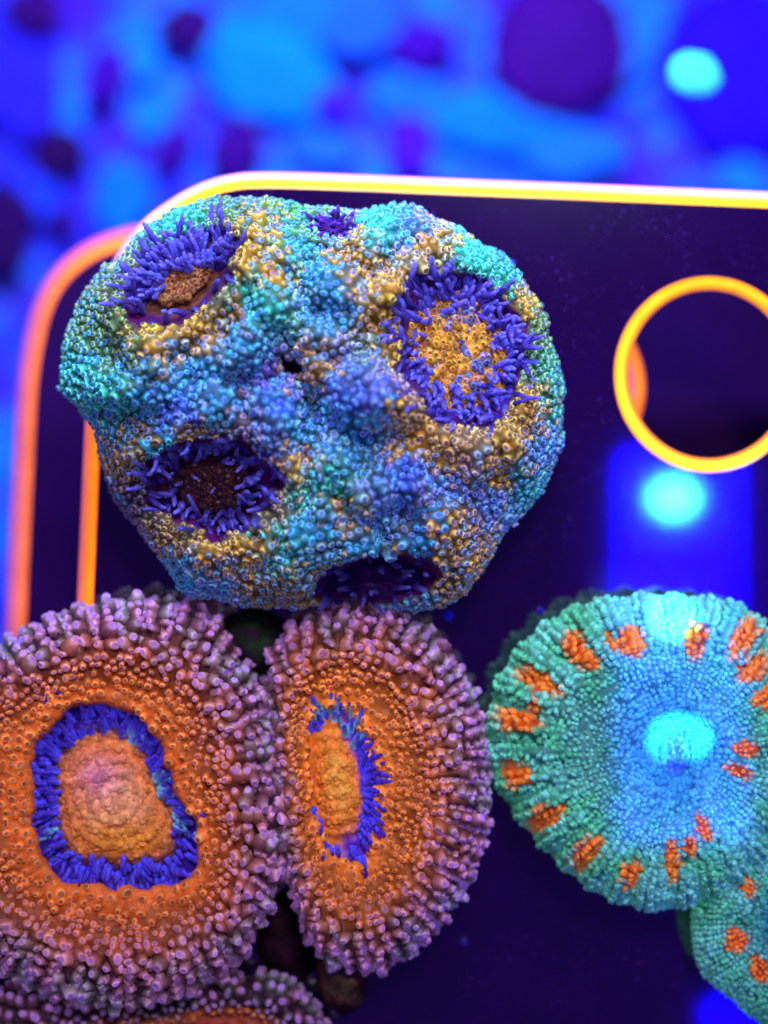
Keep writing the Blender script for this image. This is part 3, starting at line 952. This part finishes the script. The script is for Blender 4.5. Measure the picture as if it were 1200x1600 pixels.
    dzp = np.interp(r, [a for a, _ in disc_prof], [b for _, b in disc_prof])[:, None] + 7 * (fbm(dxp / 22 + seed, dyp / 22, 121) - 0.5) * smooth(1.0, 0.8, r)[:, None] \
        + 3.5 * np.sin(np.hypot(dxp - mc[0], dyp - mc[1]) / 3.2 + 5 * fbm(dxp / 30, dyp / 30, 125)) * smooth(0.95, 0.7, r)[:, None]
    Vd = to_world(dxp, dyp, dzp)
    Cd = disc_colour(np.broadcast_to(r[:, None], dxp.shape), dxp, dyp)
    Cd = Cd * (0.7 + 0.6 * fbm(dxp / 7, dyp / 7, 131))[..., None]
    tri = np.stack([np.full(nt, dn * nt), np.arange(nt), np.roll(np.arange(nt), -1)], -1)
    cpos = Vd[0].mean(0)[None]
    disc = mesh_obj("oral_disc", np.vstack([Vd.reshape(-1, 3), cpos]), [ring_faces(dn, nt), tri], M_flesh, root, np.vstack([Cd.reshape(-1, 3), Cd[0, :1]]))
    if disc_ves:
        nc = 5000
        fi = np.sqrt(rng.random(nc)) * disc_ves[0] * (dn - 1); fj = rng.random(nc) * nt
        dpos = bil(Vd, fi, fj); col = bil(Cd, fi, fj)
        sz = disc_ves[1] * (0.8 + 0.5 * rng.random(nc))
        kp = thin(dpos, sz * S * 1.05, rng.permutation(nc))
        dpos, col, sz = dpos[kp], jitter(col[kp], len(kp), 0.2), sz[kp]
        nn = np.tile([0, 0, 1.0], (len(kp), 1)) + (rng.random((len(kp), 3)) - 0.5) * 0.8
        vesicles(disc, dpos, nn, sz * 0.5 * S, sz * 0.16 * S, col, col * 1.2 + 0.02, col * 0.85, 0, cf=col * 0.85)
    for t in (tent or []):
        q, count, ln, rd, a0, a1, lift = t
        for a in np.linspace(a0, a1, count, endpoint=False):
            a = a + random.gauss(0, 0.06)
            qq = q * random.uniform(0.9, 1.1)
            rmm = float(np.interp((a + PI) % (2 * PI) - PI, th, rm))
            bx_, by_ = mc[0] + rmm * qq * math.cos(a), mc[1] + rmm * qq * math.sin(a)
            bz = float(np.interp(qq, [p for p, _ in disc_prof], [b for _, b in disc_prof]))
            o2 = Vector((math.cos(a), -math.sin(a), 0))
            g = random.random()
            c1 = lin((78, 30, 190)); c0 = lin((85, 80, 250)) if noise(np.array(math.cos(a) * 3.2 + seed * 3), np.array(math.sin(a) * 3.2), 37) < 0.72 or g < 0.3 else lin((120, 195, 235))
            tentacle(disc, to_world(np.array(bx_), np.array(by_), np.array(bz)), o2 * 0.75 + Vector((0, 0, 0.9)), o2 + Vector((0, 0, lift * random.uniform(0.7, 1.3))),
                     ln * S * random.uniform(0.55, 1.45) * (1 + 0.7 * max(0, noise(np.array(math.cos(a) * 4 + seed), np.array(math.sin(a) * 4), 33) - 0.45)), rd * S * random.uniform(0.8, 1.25), c0, c1 * random.uniform(0.45, 1.0), 0.45)
    return root

def T_like(a):
    return np.zeros_like(a)

def mix(a, b, t):
    t = np.asarray(t)[..., None]
    return a * (1 - t) + b * t

def orange_colour(seed, tint=1.0, near=(240, 120, 45), s_in=0.22, s_out=0.98, dirx=0.0):
    def f(s, th, px, py, z):
        k = smooth(s_in, s_out, s + 0.22 * (fbm(px / 40 + seed, py / 40, 141) - 0.5))
        g = smooth(0.42, 0.68, fbm(px / 32 + seed + 7, py / 32, 145)) * k
        cs = mix(lin(near), lin((138, 82, 115)), k)
        cs = mix(cs, lin((95, 125, 118)), g * 0.65)
        fl = mix(mix(lin(near) * 1.0, lin(near) * 0.36, smooth(0.05, 0.34, s)), lin((58, 32, 50)), k)
        cr = mix(lin((255, 175, 95)), lin((222, 155, 205)), k)
        cr = mix(cr, lin((150, 180, 178)), g * 0.6)
        ct = mix(lin((170, 75, 45)), lin((195, 140, 245)), k)
        return fl * tint, cs * tint, cr * tint, ct * tint
    return f

B_out = [(20, 1010), (90, 970), (150, 952), (220, 945), (300, 950), (345, 985), (370, 1020), (395, 1070), (412, 1110), (428, 1170), (438, 1230), (440, 1290), (436, 1350), (422, 1385),
         (412, 1420), (390, 1450), (368, 1495), (330, 1520), (290, 1540), (230, 1560), (160, 1566), (100, 1555), (50, 1530), (0, 1505), (-60, 1480), (-140, 1420), (-190, 1330), (-210, 1230),
         (-190, 1130), (-120, 1060), (-40, 1035)]
B_mouth = [(120, 1102), (160, 1094), (200, 1112), (235, 1148), (256, 1200), (278, 1240), (304, 1290), (310, 1330), (290, 1368), (200, 1378), (150, 1380), (92, 1374), (66, 1320), (52, 1270), (52, 1210), (72, 1150)]
def B_disc(r, px, py):
    c = mix(lin((245, 170, 115)), lin((225, 125, 60)), smooth(0.1, 0.6, r + 0.3 * (fbm(px / 30, py / 30, 151) - 0.5)))
    pink = np.exp(-(((px - 155) / 32) ** 2 + ((py - 1215) / 30) ** 2))  # pink highlight painted into the disc colour
    c = mix(c, lin((225, 130, 170)), pink * 0.8)
    yel = np.exp(-(((px - 190) / 60) ** 2 + ((py - 1310) / 26) ** 2))
    c = mix(c, lin((235, 150, 25)), yel * 0.8)
    c = mix(c, lin((90, 40, 60)), smooth(0.62, 0.74, r))
    c = mix(c, lin((40, 8, 130)), smooth(0.72, 0.86, r))
    return c
polyp("orange_coral", "large round orange coral with a blue tentacle ring, cut by the left edge", "coral", "orange corals on the shelf", B_out, (150, 1255), B_mouth, (180, 1245),
      [(0, 148), (0.03, 168), (0.12, 176), (0.35, 182), (0.6, 196), (0.8, 182), (0.93, 145), (1.0, 92), (0.98, 50), (0.92, 14), (0.88, 0)],
      orange_colour(1.0), ridges=46, ridge_amp=16, spacing=12.8, disc_prof=[(0, 172), (0.3, 170), (0.55, 162), (0.7, 150), (0.85, 140), (1.0, 146), (1.1, 160)], disc_colour=B_disc,
      tent=[(0.76, 110, 20, 3.9, -PI, PI, 0.6), (0.86, 110, 22, 3.9, -PI, PI, 0.5), (0.96, 78, 32, 3.8, -PI, PI, 0.35)], seed=1.0, rows=[(0, 78), (0.14, 96), (0.34, 112), (0.6, 128)], row_thin=0.74, disc_ves=(0.70, 6.5), ring_start=0.05, big_amt=7)

C_out = [(430, 1010), (460, 985), (500, 970), (560, 957), (610, 965), (660, 985), (692, 1020), (720, 1060), (740, 1110), (752, 1170), (755, 1240), (750, 1300), (735, 1350), (710, 1400),
         (680, 1440), (650, 1475), (610, 1500), (570, 1510), (520, 1500), (490, 1470), (475, 1420), (460, 1370), (450, 1300), (442, 1220), (430, 1130), (424, 1060)]
C_mouth = [(486, 1130), (500, 1108), (522, 1092), (542, 1112), (556, 1155), (570, 1200), (577, 1245), (577, 1300), (565, 1338), (535, 1342), (512, 1325), (500, 1290), (492, 1230), (486, 1170)]
def C_disc(r, px, py):
    c = mix(lin((250, 170, 60)), lin((235, 130, 40)), smooth(0.1, 0.6, r))
    right = smooth(525, 545, px)
    c = mix(c, lin((70, 20, 190)), smooth(0.55, 0.8, r) * np.maximum(right, smooth(1120, 1105, py)) * 0.9)
    return c
polyp("orange_coral", "oval orange coral with a slit like blue mouth, right of the round one", "coral", "orange corals on the shelf", C_out, (590, 1235), C_mouth, (528, 1225),
      [(0, 158), (0.03, 172), (0.12, 178), (0.35, 184), (0.6, 196), (0.8, 180), (0.93, 145), (1.0, 95), (0.98, 50), (0.92, 14), (0.88, 0)],
      orange_colour(5.0, near=(250, 135, 38), s_in=0.34, s_out=1.05), ridges=40, ridge_amp=15, spacing=11.8, disc_prof=[(0, 188), (0.4, 182), (0.7, 168), (0.9, 162), (1.0, 166), (1.1, 170)], disc_colour=C_disc,
      tent=[(0.82, 50, 18, 3.8, -1.9, 1.4, 0.5), (0.95, 60, 24, 3.9, -2.1, 1.35, 0.3), (0.95, 18, 14, 3.6, 1.4, 2.4, 0.6)], seed=5.0, rows=[(0, 66), (0.14, 82), (0.34, 96), (0.6, 110)], row_thin=0.74, disc_ves=(0.6, 6.0), ring_start=0.05, big_amt=8)

D_out = [(-100, 1565), (0, 1548), (120, 1550), (250, 1552), (340, 1535), (395, 1522), (445, 1532), (482, 1562), (506, 1600), (520, 1680), (450, 1780), (250, 1800), (0, 1780), (-100, 1680)]
D_mouth = [(230, 1640), (300, 1600), (360, 1585), (420, 1600), (440, 1650), (400, 1720), (320, 1740), (250, 1710)]
def D_disc(r, px, py):
    return mix(lin((200, 90, 40)), lin((170, 70, 50)), r) + 0 * px[..., None]
polyp("orange_coral", "mauve and orange coral peeking out under the round orange coral at the bottom edge", "coral", "orange corals on the shelf", D_out, (220, 1670), D_mouth, (335, 1655),
      [(0, 60), (0.05, 75), (0.3, 84), (0.6, 86), (0.85, 74), (1.0, 45), (0.92, 22), (0.75, 0)],
      orange_colour(9.0, tint=0.6, s_in=0.05, s_out=0.35), ridges=40, ridge_amp=5, spacing=15.0, singles=60, disc_prof=[(0, 80), (0.6, 70), (1.1, 68)], disc_colour=D_disc, seed=9.0, ring_start=0.05)

# ================================================================== striped corals
E_spots = [(908, 1020, 20, 36, 1.05), (900, 1000, 16, 14, 1), (952, 1004, 7, 18, 1.3), (988, 1004, 26, 24, 1.4), (1086, 1004, 18, 30, 1.8), (1156, 1000, 20, 36, 1.9), (1172, 1045, 22, 30, 2.2), (1192, 1090, 22, 18, 2.4),
           (845, 1066, 20, 40, 0.75), (812, 1127, 18, 36, 0.15), (836, 1106, 12, 12, 0), (810, 1206, 24, 22, 0), (856, 1274, 20, 30, -0.6), (921, 1330, 18, 30, -0.9), (987, 1362, 14, 22, -1.3), (1050, 1344, 14, 34, 1.5),
           (1077, 1320, 12, 14, 0), (1099, 1292, 12, 24, -2.2), (1164, 1170, 14, 22, 0.1), (1152, 1204, 12, 24, 0.2)]
F_spots = [(1193, 1290, 16, 18, 0), (1164, 1381, 14, 24, 2.0), (1149, 1467, 20, 20, 0), (1186, 1513, 16, 24, 1.4), (1235, 1390, 20, 20, 0)]
def stripe_colour(spots, seed):
    def f(s, th, px, py, z):
        o = np.zeros_like(px)
        jit = 0.28 * (fbm(px / 10 + seed, py / 10, 161) - 0.5)
        for (x, y, a, b, rot) in spots:
            # b runs along the radial direction
            dx, dy = px - x, py - y
            rx, ry = x - 1045, y - 1165
            l = math.hypot(rx, ry); rx, ry = rx / l, ry / l
            al = dx * rx + dy * ry; ac = -dx * ry + dy * rx
            q = np.hypot(al / (b * 1.15), ac / (a * (1 + 0.25 * np.clip(al / b, -1, 1))))
            o = np.maximum(o, 1 - smooth(0.68, 1.08, q + jit))
        g = fbm(px / 30 + seed, py / 30, 165)
        t0 = mix(lin((85, 190, 140)), lin((105, 200, 172)), smooth(0.35, 0.65, g))
        t0 = mix(lin((50, 135, 130)), t0, smooth(0.05, 0.5, s))
        cs = mix(t0, lin((255, 124, 30)), o)
        fl = mix(t0 * 0.5, lin((190, 70, 8)), o)
        cr = mix(t0 * 1.35, lin((255, 160, 50)), o)
        ct = mix(t0 * 1.0, lin((255, 136, 50)), o)
        return fl, cs, cr, ct
    return f
E_out = [(768, 1165), (772, 1120), (785, 1070), (805, 1032), (835, 1000), (870, 972), (915, 952), (960, 942), (1010, 938), (1060, 940), (1110, 943), (1155, 950), (1185, 975), (1205, 1010), (1235, 1045), (1270, 1090),
         (1290, 1165), (1270, 1240), (1220, 1320), (1150, 1380), (1090, 1402), (1040, 1412), (990, 1408), (935, 1386), (890, 1352), (850, 1312), (815, 1270), (790, 1230), (775, 1200)]
th_ = np.linspace(0, 2 * PI, 24, endpoint=False)
E_mouth = [(1056 + 24 * math.cos(a), 1175 + 40 * math.sin(a)) for a in th_]
def E_disc(r, px, py):
    return mix(lin((40, 60, 190)), lin((45, 110, 140)), smooth(0.3, 1.0, r))
polyp("striped_coral", "teal coral with orange radial stripes around its rim under the blue lamp glare", "coral", "teal corals with orange stripes", E_out, (1035, 1168), E_mouth, (1056, 1175),
      [(0, 105), (0.04, 122), (0.15, 142), (0.4, 160), (0.7, 158), (0.88, 140), (1.0, 95), (0.985, 55), (0.94, 18), (0.90, 0)],
      stripe_colour(E_spots, 2.0), ridges=30, ridge_amp=14, spacing=9.6, disc_prof=[(0, 92), (0.3, 98), (0.8, 103), (1.1, 118)], disc_colour=E_disc, seed=2.0,
      rows=[(0, 44), (0.13, 64), (0.30, 90), (0.5, 116), (0.72, 140)], ring_start=0.02, lump=12, disc_ves=(0.9, 8.0))
F_out = [(1090, 1412), (1088, 1450), (1095, 1500), (1115, 1530), (1150, 1555), (1190, 1590), (1240, 1620), (1330, 1600), (1390, 1500), (1390, 1400), (1340, 1310), (1260, 1270), (1190, 1290), (1130, 1350)]
F_mouth = [(1245 + 34 * math.cos(a), 1440 + 38 * math.sin(a)) for a in th_]
polyp("striped_coral", "partly cropped teal coral with orange spots at the lower right edge", "coral", "teal corals with orange stripes", F_out, (1235, 1440), F_mouth, (1245, 1440),
      [(0, 92), (0.05, 112), (0.2, 124), (0.5, 124), (0.8, 112), (1.0, 70), (0.96, 30), (0.88, 0)],
      stripe_colour(F_spots, 4.0), spacing=9.6, singles=120, disc_prof=[(0, 84), (0.6, 92), (1.1, 104)], disc_colour=E_disc, seed=4.0,
      rows=[(0, 40), (0.15, 56), (0.35, 76), (0.6, 96)], ring_start=0.02, lump=10)

# ================================================================== bare skeleton bases between the corals
def rock(px, py, rx, ry, zt, color, label, c2=None):
    nt_, nr_ = 48, 22
    th = np.linspace(0, 2 * PI, nt_, endpoint=False); ph = np.linspace(0.03, PI * 0.56, nr_)
    Q, T = np.meshgrid(ph, th, indexing='ij')
    l = 1 + 0.35 * (fbm(np.cos(T) * 2 + px, np.sin(T) * 2 + Q * 1.5, 171) - 0.5)
    X = px + rx * np.sin(Q) * np.cos(T) * l; Y = py + ry * np.sin(Q) * np.sin(T) * l
    Z = np.maximum(zt * np.cos(Q) + 22 * (fbm(X / 16, Y / 16, 175) - 0.5) * np.sin(Q * 1.6), 0)
    C = mix(lin(color), lin(c2 or color), smooth(0.45, 0.6, fbm(X / 18, Y / 18, 177))) * (0.5 + fbm(X / 8, Y / 8, 179))[..., None]
    o = mesh_obj("skeleton_base", to_world(X, Y, Z).reshape(-1, 3), [ring_faces(nr_, nt_), np.arange(nt_)[None]], M_rock, None, C.reshape(-1, 3), P(px, py, 0))
    tag(o, label, "coral base", "bare coral bases")
rock(395, 1010, 62, 60, 120, (42, 18, 40), "dark mossy base wedged below the lumpy colony, above the two orange corals", (30, 50, 30))
rock(535, 1520, 42, 62, 100, (120, 75, 55), "brown stalk poking out under the oval orange coral", (80, 70, 45))
rock(460, 1460, 60, 70, 45, (40, 8, 30), "dark base in the gap between the two large orange corals")

# ================================================================== specks lying on the shelf
specks = [(700, 962, 9, (40, 40, 255), "blue speck on the shelf below the lumpy colony"), (843, 955, 6, (45, 20, 190), "dim speck left of the striped coral's top"),
          (800, 412, 5, (90, 60, 220), "tiny pale speck beside the lumpy colony's upper right rim"), (725, 1472, 7, (50, 25, 150), "faint speck on the bare shelf low in the picture"),
          (1088, 1500, 8, (60, 20, 150), "faint speck beside the cropped striped coral")]
for (x, y, r, c, lb) in specks:
    nt_, nr_ = 12, 7
    th = np.linspace(0, 2 * PI, nt_, endpoint=False); ph = np.linspace(0.05, PI - 0.05, nr_)
    Q, T = np.meshgrid(ph, th, indexing='ij')
    l = 1 + 0.4 * (noise(np.cos(T) + x, np.sin(T) + Q, 5) - 0.5)
    X = x + r * np.sin(Q) * np.cos(T) * l; Y = y + r * np.sin(Q) * np.sin(T) * l; Z = r * 0.8 + r * 0.8 * np.cos(Q)
    o = mesh_obj("detritus_speck", to_world(X, Y, Z).reshape(-1, 3), [ring_faces(nr_, nt_), np.arange(nt_)[None], (np.arange(nt_) + (nr_ - 1) * nt_)[None, ::-1]], M_flesh, None,
                 np.tile(lin(c), (nt_ * nr_, 1)), P(x, y, 0))
    tag(o, lb, "speck", "specks on the shelf")
